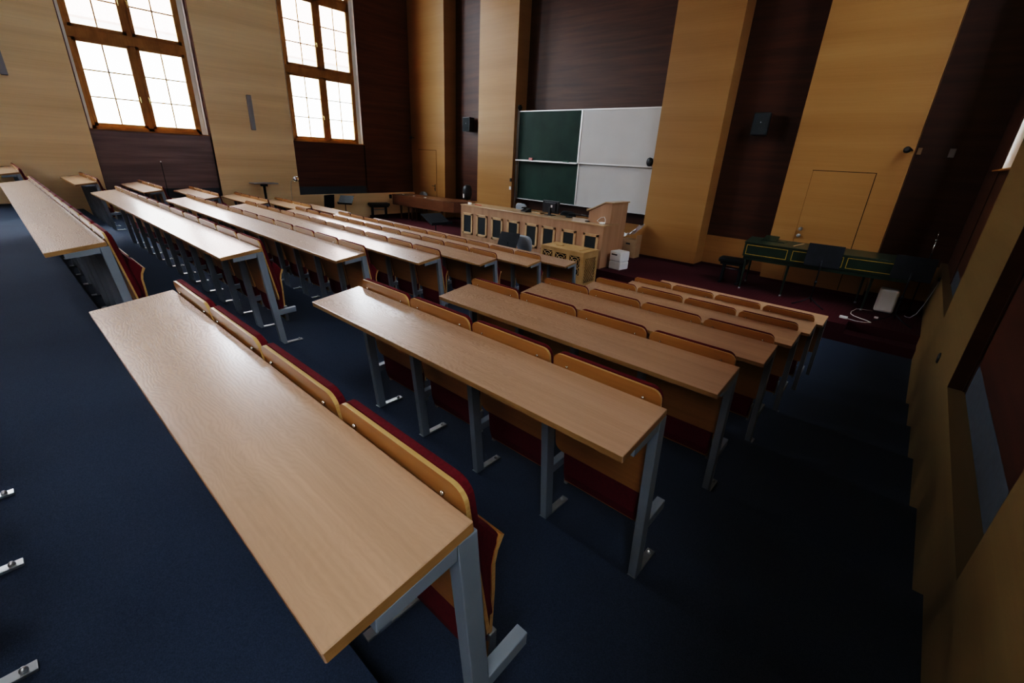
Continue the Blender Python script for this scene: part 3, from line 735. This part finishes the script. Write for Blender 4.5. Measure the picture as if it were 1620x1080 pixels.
for i in range(7):
    for j in range(9):
        x = -.26 + .48 * j / 8; y = -.20 + .38 * i / 6
        z = .53 + .10 * rnd.random() + (.26 * max(0, (j - 3) / 5) ** 1.3)
        g[i][j] = bm.verts.new((x + rnd.uniform(-.012, .012), y + rnd.uniform(-.012, .012), z))
for i in range(6):
    for j in range(8): bm.faces.new((g[i][j], g[i][j + 1], g[i + 1][j + 1], g[i + 1][j]))
o = obj('plastic_sheet', bm, 'film', loc=(-5.62, 11.18, STZ)); tag(o, 'crumpled white plastic sheet lying over the cardboard box', 'plastic sheet')
t = thing('fire_extinguisher', 'slim red cylinder standing between counter end and cardboard box', 'extinguisher', (-5.86, 10.95, STZ))
bm = B(); lathe(bm, [(.055, 0), (.06, .02), (.06, .33), (.045, .38), (.02, .40)], n=18); obj('cylinder', bm, 'red', t)
bm = B(); lathe(bm, [(.018, .40), (.018, .44)], n=12); box(bm, -.015, .07, -.01, .01, .44, .46, .003); obj('valve', bm, 'black', t)

# ------------------------------------------------------------------ chest organ on the floor before the stage
t = thing('chest_organ', 'pale wooden chest organ with carved lattice before the counter', 'organ', (-5.90, 8.73, 0))
ox, oy = -5.90, 8.73
x0, x1, y0, y1, zt = -6.50 - ox, -5.31 - ox, 8.42 - oy, 9.04 - oy, .78
bm = B(); box(bm, x0 - .015, x1 + .015, y0 - .015, y1 + .01, zt - .028, zt, .006)
box(bm, x0 + .25, x0 + .42, -.08, .02, zt, zt + .018, .005); box(bm, x1 - .2, x1 - .16, -.2, .2, zt, zt + .01, .003)
obj('organ_lid', bm, 'organ', t)
def framed(bm, axis, c, u0, u1, z0, z1, holes):
    """board in plane axis=c with rectangular holes"""
    us = sorted({u0, u1} | {h[0] for h in holes} | {h[1] for h in holes}); zs = sorted({z0, z1} | {h[2] for h in holes} | {h[3] for h in holes})
    for a, b in zip(us, us[1:]):
        for p, q in zip(zs, zs[1:]):
            mu, mz = (a + b) / 2, (p + q) / 2
            if any(h[0] < mu < h[1] and h[2] < mz < h[3] for h in holes): continue
            if axis == 'y': box(bm, a, b, c, c + .02, p, q)
            else: box(bm, c - .02, c, a, b, p, q)
carv = [(-6.455 - ox, -6.17 - ox, .24, .685), (-6.09 - ox, -5.77 - ox, .24, .67), (-5.68 - ox, -5.395 - ox, .24, .665)]
bm = B(); framed(bm, 'y', y0, x0, x1, 0, zt - .028, carv); obj('front_board', bm, 'organ', t)
bm = B(); framed(bm, 'x', x1, y0 + .02, y1, 0, zt - .028, [(y0 + .09, y1 - .09, .06, .63)]); obj('side_board', bm, 'organ', t)
bm = B(); framed(bm, 'x', x0 + .02, y0 + .02, y1, 0, zt - .028, []); box(bm, x0 + .02, x1 - .02, y1 - .02, y1, 0, zt - .028); obj('back_board', bm, 'organ', t)
bm = B(); box(bm, x0 + .03, x1 - .03, y0 + .035, y1 - .03, .01, zt - .04); obj('dark_inside', bm, 'gap', t)
for a, b, p, q in carv:                       # carved tracery
    bm = B(); n = 3
    cxm = (a + b) / 2; s = (b - a) / 2
    zc = q - s * .95
    while zc > p + .02:
        for r in (s * .82, s * .42):
            tube(bm, [(cxm + r * math.cos(2 * PI * i / 16), y0 + .012, zc + r * math.sin(2 * PI * i / 16)) for i in range(17)], .009, 6)
        for d in (1, -1):
            tube(bm, [(a, y0 + .012, zc - d * s * .9), (b, y0 + .012, zc + d * s * .9)], .008, 6)
        zc -= s * 1.5
    obj('carved_tracery', bm, 'organ', t)
bm = B(); ya, yb, za, zb = y0 + .09, y1 - .09, .06, .63
W, H = yb - ya, zb - za; st = .072
n = int((W + H) / st) + 1
for i in range(1, n):
    c = i * st
    p0 = (min(c, W), max(0, c - W)); p1 = (max(0, c - H), min(c, H))
    tube(bm, [(x1 - .008, ya + p0[0], za + p0[1]), (x1 - .008, ya + p1[0], za + p1[1])], .0095, 6)
    tube(bm, [(x1 - .014, yb - p0[0], za + p0[1]), (x1 - .014, yb - p1[0], za + p1[1])], .0095, 6)
obj('lattice', bm, 'organ', t)

# ------------------------------------------------------------------ music stands
def music_stand(label, loc, rz, h, w=.52, hh=.36, tilt=.35, mat='blackmetal', off=0.):
    t = thing('music_stand', label, 'music stand', loc, rz)
    bm = B(); mt = Matrix.Translation((0, 0, h)) @ Matrix.Rotation(-tilt, 4, 'X')
    box(bm, -w / 2, w / 2, -.004, .004, -.02 - off, hh - off, .003, 0, mt); box(bm, -w / 2, w / 2, -.07, .0, -.03 - off, -.02 - off, .002, 0, mt)
    box(bm, -w / 2, w / 2, -.072, -.068, -.03 - off, .005 - off, 0, 0, mt)
    obj('desk_plate', bm, mat, t)
    bm = B(); tube(bm, [(0, .03, h + (.10 if tilt < .8 else -.02)), (0, .03, h - .05), (0, .03, .12)], .011, 10); lathe(bm, [(.022, 0), (.022, .06)], (0, .03, h * .55), 12); obj('pole', bm, 'blackmetal', t)
    for k in range(3):
        a = 2 * PI * k / 3 + .5
        bm = B(); tube(bm, [(0, .03, .16), (.14 * math.cos(a), .03 + .14 * math.sin(a), .07), (.30 * math.cos(a), .03 + .30 * math.sin(a), .010)], .010, 8); obj('leg', bm, 'blackmetal', t)
    return t
music_stand('black music stand in front of the grey chair before the counter', (-7.22, 7.98, 0), .25 + PI * 0, .66, .52, .36, .55)
music_stand('wide black music stand between the brown piano and the counter', (-9.40, 7.62, 0), PI / 2 - .1, 1.06, .62, .56, 1.18, 'blackmetal', .26)
music_stand('black music stand plate standing upright by the window-side front desk', (-14.45, 7.30, 0), -1.2, .84, .46, .40, .1)
music_stand('black music stand tilted beside another one near the window recess', (-14.35, 7.80, 0), .75, .95, .46, .38, .9)
music_stand('dark music stand before the green harpsichord', (-1.13, 9.93, STZ), PI + .05, .76, .56, .38, -.15)
music_stand('dark music stand at the right end of the green harpsichord', (.145, 9.94, STZ), PI, .78, .54, .36, -.12)

# black chairs by the window-side front desk
def stack_chair(label, loc, rz):
    t = thing('black_chair', label, 'chair', loc, rz)
    bm = B(); slanted_board(bm, [(x, z + .78) for x, z in rrect(.42, .22, .10, 6)], lambda z: .19 + .15 * (z - .6), .03, 0, None, .02); obj('backrest', bm, 'blackpad', t)
    bm = B(); prism(bm, rrect(.42, .42, .08, 5), .43, .48, 'z', 0, .015); obj('seat', bm, 'blackpad', t)
    for sx in (-1, 1):
        bm = B(); tube(bm, [(sx * .19, .22, .86), (sx * .2, .19, .45), (sx * .21, .23, 0)], .011, 8); obj('leg', bm, 'chrome', t)
        bm = B(); tube(bm, [(sx * .19, -.17, .44), (sx * .21, -.20, 0)], .011, 8); obj('leg', bm, 'chrome', t)
stack_chair('black chair with chrome legs right behind the window-side front desk end', (-12.55, 7.22, 0), 2.6)
stack_chair('black chair with chrome legs left of the other black chair', (-13.20, 7.30, 0), 2.9)

# projector table and floor lamp by the left wall
t = thing('projector_stand', 'small black projector table on a column against left wall', 'stand', (-15.06, 5.62, fz(4)))
h = 1.575 - fz(4)
bm = B(); box(bm, -.22, .22, -.34, .34, h - .03, h, .006); obj('table_plate', bm, 'strip', t)
bm = B(); tube(bm, [(0, 0, .04), (0, 0, h - .1)], .035, 12); box(bm, -.08, .08, -.08, .08, h - .1, h - .03, .01); obj('column', bm, 'blackmetal', t)
bm = B(); box(bm, -.28, .28, -.03, .03, 0, .04, .01); box(bm, -.03, .03, -.30, .30, 0, .04, .01); obj('base', bm, 'blackmetal', t)
t = thing('reflector_lamp', 'thin floor lamp with silver reflector head against the left pilaster', 'lamp', (-15.0, 6.38, fz(5)))
zz = 1.60 - fz(5)
bm = B(); tube(bm, [(0, 0, .02), (0, 0, zz - .2), (0, .03, zz), (.03, .10, zz + .07), (.04, .14, zz + .06)], .007, 8); obj('stem', bm, 'alu', t)
bm = B(); lathe(bm, [(.02, -.05), (.03, -.02), (.075, .02), (.09, .09), (.08, .09), (.02, .0)], n=20, mtx=Matrix.Translation((.05, .18, zz + .05)) @ Matrix.Rotation(1.0, 4, 'Y') @ Matrix.Rotation(.5, 4, 'X')); obj('reflector', bm, 'chrome', t)
bm = B(); lathe(bm, [(.12, 0), (.12, .012), (.02, .02)], n=20); obj('base', bm, 'alu', t)
t = thing('microphone_stand', 'thin pole with white tip in front of dark panel below window', 'stand', (-14.95, 3.16, fz(2)))
h = 2.12 - fz(2)
bm = B(); tube(bm, [(0, 0, 0), (0, 0, h - .02)], .007, 8); obj('pole', bm, 'blackmetal', t)
bm = B(); lathe(bm, [(.012, 0), (.016, .015), (.01, .03)], (0, 0, h - .025), 10); obj('tip', bm, 'white', t)
bm = B(); lathe(bm, [(.11, 0), (.11, .012), (.015, .02)], n=18); obj('base', bm, 'blackmetal', t)

# ------------------------------------------------------------------ left stage corner: brown piano, stool, benches, speaker
t = thing('brown_piano', 'long walnut-brown grand piano standing across the left of the stage', 'piano', (-13.2, 10.6, STZ))
ox, oy = -13.2, 10.6
out = [(-14.90, 10.02), (-13.2, 10.13), (-12.25, 10.24), (-11.85, 10.36), (-11.50, 10.70), (-11.44, 10.95), (-11.6, 11.1), (-12.4, 11.12), (-13.6, 10.88), (-14.90, 10.82)]
loc = [(x - ox, y - oy) for x, y in out]
bm = B(); prism(bm, loc, .49, .83, 'z', 0, .006); obj('case', bm, 'piano', t)
bm = B(); prism(bm, [(x * 1.008, y * 1.02) for x, y in loc], .832, .852, 'z', 0, .004); obj('lid', bm, 'piano', t)
for x, y in ((-14.55, 10.14), (-13.92, 10.16), (-14.7, 10.72), (-12.45, 10.35), (-11.72, 10.85)):
    bm = B(); tube(bm, [(x - ox, y - oy, .49), (x - ox, y - oy, .30), (x - ox, y - oy, 0)], [.055, .045, .028], 4); obj('leg', bm, 'piano', t)
for i, x in enumerate((-14.6, -13.95, -13.3)):
    bm = B(); box(bm, -.035, .035, -.03, .03, 0, .02, .004); o = obj('white_note', bm, 'white', loc=(x, 10.30, STZ + .853)); tag(o, '%s small white object lying along the brown piano lid' % ['leftmost', 'middle', 'rightmost'][i], 'object', 'small white things on the piano lid')
t = thing('piano_stool', 'brown wooden stool tucked under the left end of the piano', 'stool', (-14.12, 10.46, STZ))
bm = B(); box(bm, -.28, .28, -.15, .15, .41, .45, .01); obj('seat', bm, 'piano', t)
for sx in (-1, 1):
    for sy in (-1, 1):
        bm = B(); box(bm, sx * .24 - .022, sx * .24 + .022, sy * .12 - .022, sy * .12 + .022, 0, .41, .004); obj('leg', bm, 'piano', t)
def piano_bench(label, loc, rz, w=.78):
    t = thing('piano_bench', label, 'bench', loc, rz)
    bm = B(); box(bm, -w / 2, w / 2, -.17, .17, .44, .54, .03); obj('padded_seat', bm, 'blackpad', t)
    bm = B(); box(bm, -w / 2 + .05, w / 2 - .05, -.15, .15, .40, .44); obj('seat_frame', bm, 'blackmetal', t)
    for sx in (-1, 1):
        bm = B(); x = sx * (w / 2 - .12)
        box(bm, x - .03, x + .03, -.06, .06, .04, .40, .006); box(bm, x - .03, x + .03, -.19, .19, 0, .04, .008)
        obj('leg', bm, 'blackmetal', t)
    bm = B(); tube(bm, [(-w / 2 + .12, 0, .30), (w / 2 - .12, 0, .30)], .012, 8); obj('crossbar', bm, 'strip', t)
    return t
piano_bench('black padded piano bench against the left wall by the brown piano', (-15.05, 9.52, STZ), 1.3, .74)
piano_bench('black padded piano bench beside the green harpsichord', (-2.78, 10.50, STZ), .12, .58)
office_chair('grey chair whose back shows above the brown piano lid', (-14.75, 11.14, STZ), 0, 'greycloth')
t = thing('stand_speaker', 'black oval loudspeaker on a pole behind the brown piano', 'speaker', (-12.2, 11.30, STZ))
bm = B(); lathe(bm, [(.02, -.25), (.12, -.23), (.165, -.1), (.165, .1), (.13, .2), (.05, .25)], (0, 0, 1.11), 20); obj('cabinet', bm, 'black', t)
bm = B(); box(bm, -.035, .015, -.170, -.155, .93, 1.06, .004); obj('light_strip', bm, 'white', t)
bm = B(); tube(bm, [(0, 0, .05), (0, 0, .87)], .018, 10); obj('pole', bm, 'blackmetal', t)
bm = B(); lathe(bm, [(.2, 0), (.2, .02), (.03, .05)], n=20); obj('base', bm, 'blackmetal', t)

# ------------------------------------------------------------------ green harpsichord on the right of the stage
t = thing('green_harpsichord', 'long dark green harpsichord with gold lines on thin legs', 'harpsichord', (-1.2, 10.5, STZ))
ox, oy = -1.2, 10.5
A_, B_, C_, D_, E_ = (-2.52, 10.02), (-1.70, 10.06), (.16, 10.33), (.16, 11.15), (-2.66, 11.02)
out = [(p[0] - ox, p[1] - oy) for p in (A_, B_, C_, D_, E_)]
zc0, zc1 = .70, .965
bm = B(); prism(bm, out, zc0, zc1, 'z', 0, .005); obj('case', bm, 'green', t)
bm = B(); prism(bm, [(x * 1.01, y * 1.015) for x, y in out], zc1 + .001, zc1 + .016, 'z', 0, .003); obj('lid', bm, 'green', t)
bm = B(); prism(bm, [(p[0] * .985, p[1] * .96) for p in out], .63, zc0, 'z', 0, .004); obj('apron', bm, 'green', t)
def goldrect(bm, P, Q, u0, u1, z0, z1, th=.012):
    P, Q = Vector((P[0] - ox, P[1] - oy, 0)), Vector((Q[0] - ox, Q[1] - oy, 0)); d = (Q - P); L = d.length; d.normalize()
    nrm = Vector((d.y, -d.x, 0)); ang = math.atan2(d.y, d.x)
    mt = Matrix.Translation(P) @ Matrix.Rotation(ang, 4, 'Z')
    a, b = L * u0, L * u1
    for (p, q, r, s) in ((a, b, z0, z0 + th), (a, b, z1 - th, z1), (a, a + th, z0, z1), (b - th, b, z0, z1)):
        box(bm, p, q, -.002, .001, r, s, 0, 0, mt)
bm = B()
goldrect(bm, A_, B_, .05, .95, zc0 + .04, zc1 - .03); goldrect(bm, B_, C_, .02, .46, zc0 + .04, zc1 - .03); goldrect(bm, B_, C_, .49, .97, zc0 + .04, zc1 - .03)
obj('gold_banding', bm, 'gold', t)
for x, y in ((-2.45, 10.10), (-1.68, 10.15), (-2.55, 10.92), (-.5, 10.9), (-.35, 10.36)):
    bm = B(); tube(bm, [(x - ox, y - oy, .63), (x - ox, y - oy, .55), (x - ox, y - oy, .05), (x - ox, y - oy, 0)], [.028, .024, .014, .016], 8); lg = obj('leg', bm, 'green', t)
    bm = B(); lathe(bm, [(.020, 0), (.022, .02), (.016, .035)], (x - ox, y - oy, 0), 12); obj('foot_cap', bm, 'zinc', lg)
bm = B(); mt = Matrix.Translation((-2.1, 10.75, STZ + .982))
box(bm, -.22, .22, -.16, .16, 0, .012, .002); prism(bm, [(-.16, .013), (.10, .013), (.16, .08), (.15, .085)], -.2, .05, 'x')
o = obj('music_folder', bm, 'green', loc=(-2.15, 10.72, STZ + .982)); tag(o, 'dark green folder lying open on the harpsichord lid', 'folder')
bm = B(); box(bm, -.01, .01, -.28, .28, 0, .012, .003); o = obj('wooden_stick', bm, 'framewood', loc=(-1.68, 10.62, STZ + .982)); o.rotation_euler.z = -.15; tag(o, 'thin light wooden stick across the harpsichord lid', 'stick')
t = thing('floor_heater', 'white upright box heater on the stage under harpsichord', 'appliance', (-.045, 10.62, STZ), .04)
bm = B(); box(bm, -.145, .145, -.12, .12, .012, .44, .035); obj('housing', bm, 'white', t)
bm = B(); box(bm, -.13, .13, -.10, .10, 0, .014, .003); obj('base', bm, 'black', t)
t = thing('extension_cable', 'white extension cable with socket block on the wine stage carpet', 'cable', (-.52, 9.50, STZ))
bm = B(); box(bm, -.06, .06, -.03, .03, 0, .04, .008); obj('socket_block', bm, 'white', t)
P0 = Vector((-.52, 9.50, STZ)); Z1 = .008
pts = [(-.46, 9.50), (-.33, 9.46), (-.22, 9.49), (-.13, 9.58), (-.2, 9.66), (-.3, 9.72), (-.4, 9.8), (-.46, 9.92), (-.468, 10.11), (-.45, 10.2), (-.422, 10.38), (-.34, 10.44), (-.18, 10.47)]
bm = B(); tube(bm, [(x - P0.x, y - P0.y, Z1) for x, y in pts], .006, 6); obj('cord', bm, 'white', t)
bm = B(); box(bm, .40, .46, .47, .51, 0, .03, .006); obj('plug', bm, 'white', t)
t = thing('wall_cable', 'thin grey cable hanging from right wall down to stage', 'cable', (.26, 10.30, STZ))
bm = B(); tube(bm, [(.02, .30, .008), (.05, .24, .008), (.10, .18, .02), (.16, .13, .12), (.21, .1, .32), (.25, .0, .60), (.268, -.1, .80)], .006, 6); obj('cord', bm, 'strip', t)
bm = B(); box(bm, .235, .27, -.13, -.07, .77, .84, .006); obj('wall_plug', bm, 'black', t)
t = thing('mic_boom_stand', 'dark microphone stand with silver shaft in the right stage corner', 'stand', (.31, 10.75, STZ))
bm = B(); tube(bm, [(0, 0, .03), (0, 0, 1.14)], .012, 8); obj('pole', bm, 'blackmetal', t)
bm = B(); tube(bm, [(0, 0, 1.12), (-.005, 0, 1.36)], .011, 8); tube(bm, [(-.007, 0, 1.37), (-.015, 0, 1.51)], .005, 6); lathe(bm, [(.022, 0), (.022, .03)], (-.006, 0, 1.35), 10); obj('shaft', bm, 'chrome', t)
for k in range(3):
    a = 2 * PI * k / 3 + .3
    bm = B(); tube(bm, [(0, 0, .10), (.14 * math.cos(a), .14 * math.sin(a), .01)], .010, 8); obj('leg', bm, 'blackmetal', t)

# ------------------------------------------------------------------ outside: house opposite the windows
t = thing('house_opposite', 'pale house with red tiled roof seen through the windows', 'building', (-34, 8, -8))
bm = B(); box(bm, -5, 5, -14, 26, 0, 15.4); obj('facade', bm, 'facade', t)
bm = B(); prism(bm, [(5.6, 15.2), (-.5, 23.0), (-6, 15.2)], -14.5, 26.5, 'y'); obj('roof', bm, 'roof', t)
for y in (-6, 3, 11.5, 19):
    bm = B(); prism(bm, [(y - 1.0, 17.2), (y + 1.0, 17.2), (y + 1.0, 18.7), (y, 19.4), (y - 1.0, 18.7)], 1.5, 4.6, 'x'); d = obj('dormer', bm, 'facade', t)
    bm = B(); box(bm, 4.6, 4.65, y - .45, y + .45, 17.4, 18.5); obj('dormer_window', bm, 'strip', d)
t = thing('sky_blocker_house', 'added tall grey house blocking sky light beyond the right-hand window', 'building', (13, 6, -8))
bm = B(); box(bm, -4, 4, -22, 26, 0, 21.5); obj('facade', bm, 'facadegrey', t)  # house added to hold back sky light from the right-hand windows
for y in range(-18, 24, 4):
    for z in (9.6, 13.4, 17.2):
        bm = B(); box(bm, -4.05, -3.95, y - .6, y + .6, z, z + 1.9); obj('window_pane', bm, 'strip', t)
bm = B(); prism(bm, [(-4.6, 21.4), (0, 24.0), (4.6, 21.4)], -22.5, 26.5, 'y'); obj('roof', bm, 'roof', t)
bm = B(); box(bm, -60, XL - 1.2, -50, 60, -8.4, -8.0); o = obj('courtyard_ground', bm, 'ground'); o['kind'] = 'structure'

# ------------------------------------------------------------------ light
W = bpy.data.worlds.new('overcast'); S.world = W; W.use_nodes = True
nt = W.node_tree; bg = nt.nodes['Background']
tc = nt.nodes.new('ShaderNodeTexCoord'); sp = nt.nodes.new('ShaderNodeSeparateXYZ'); lnk(nt, tc.outputs['Generated'], sp.inputs[0])
c = ramp(nt, sp.outputs['Z'], [(.0, (.56, .62, .70)), (.25, (.80, .88, 1.0)), (.9, (.86, .93, 1.0))])
side = nt.nodes.new('ShaderNodeMapRange'); lnk(nt, sp.outputs['X'], side.inputs['Value'])
side.inputs['From Min'].default_value = -.6; side.inputs['From Max'].default_value = .6
side.inputs['To Min'].default_value = 34.0; side.inputs['To Max'].default_value = 30.0
lnk(nt, c, bg.inputs['Color']); up = nt.nodes.new('ShaderNodeMapRange'); lnk(nt, sp.outputs['Z'], up.inputs['Value'])
up.inputs['From Min'].default_value = .18; up.inputs['From Max'].default_value = .45
up.inputs['To Min'].default_value = 1.0; up.inputs['To Max'].default_value = 1.7
ml = nt.nodes.new('ShaderNodeMath'); ml.operation = 'MULTIPLY'; lnk(nt, side.outputs[0], ml.inputs[0]); lnk(nt, up.outputs[0], ml.inputs[1])
lnk(nt, ml.outputs[0], bg.inputs['Strength'])
for sd, X, wins in ((-1, XL, WIN_L), (1, XR, WIN_R)):
    for y0, y1 in wins[1:]:
        L = bpy.data.lights.new('window_portal', 'AREA'); L.shape = 'RECTANGLE'; L.size = WZ1 - WZ0; L.size_y = y1 - y0
        L.cycles.is_portal = True
        o = bpy.data.objects.new('window_portal', L); COL.objects.link(o)
        o.location = (X + sd * .52, (y0 + y1) / 2, (WZ0 + WZ1) / 2)
        o.rotation_euler = Matrix(((0, 0, sd), (0, 1, 0), (-sd, 0, 0))).to_euler()

# ------------------------------------------------------------------ camera
f, yaw, pitch, roll = 704.497, -.7120, .3930, .0517
cy_, sy_ = math.cos(yaw), math.sin(yaw); cp, sp_ = math.cos(pitch), math.sin(pitch)
fw = Vector((sy_ * cp, cy_ * cp, -sp_)); r = Vector((cy_, -sy_, 0)); u = r.cross(fw)
cr, sr = math.cos(roll), math.sin(roll)
R_, U_ = cr * r + sr * u, -sr * r + cr * u
cam = bpy.data.cameras.new('camera'); co = bpy.data.objects.new('camera', cam); COL.objects.link(co)
cam.sensor_width = 36; cam.lens = f / 1620 * 36; cam.clip_start = .02; cam.clip_end = 300
m = Matrix((R_, U_, -fw)).transposed().to_4x4(); m.translation = (0, 0, CAMZ); co.matrix_world = m
S.camera = co
S.view_settings.view_transform = 'Filmic'
S.view_settings.look = 'High Contrast'
S.view_settings.exposure = -0.7
S.cycles.max_bounces = 10
S.cycles.diffuse_bounces = 6
S.cycles.transparent_max_bounces = 16
S.cycles.caustics_reflective = False
S.cycles.caustics_refractive = False
S.cycles.sample_clamp_indirect = 60
S.cycles.use_denoising = True
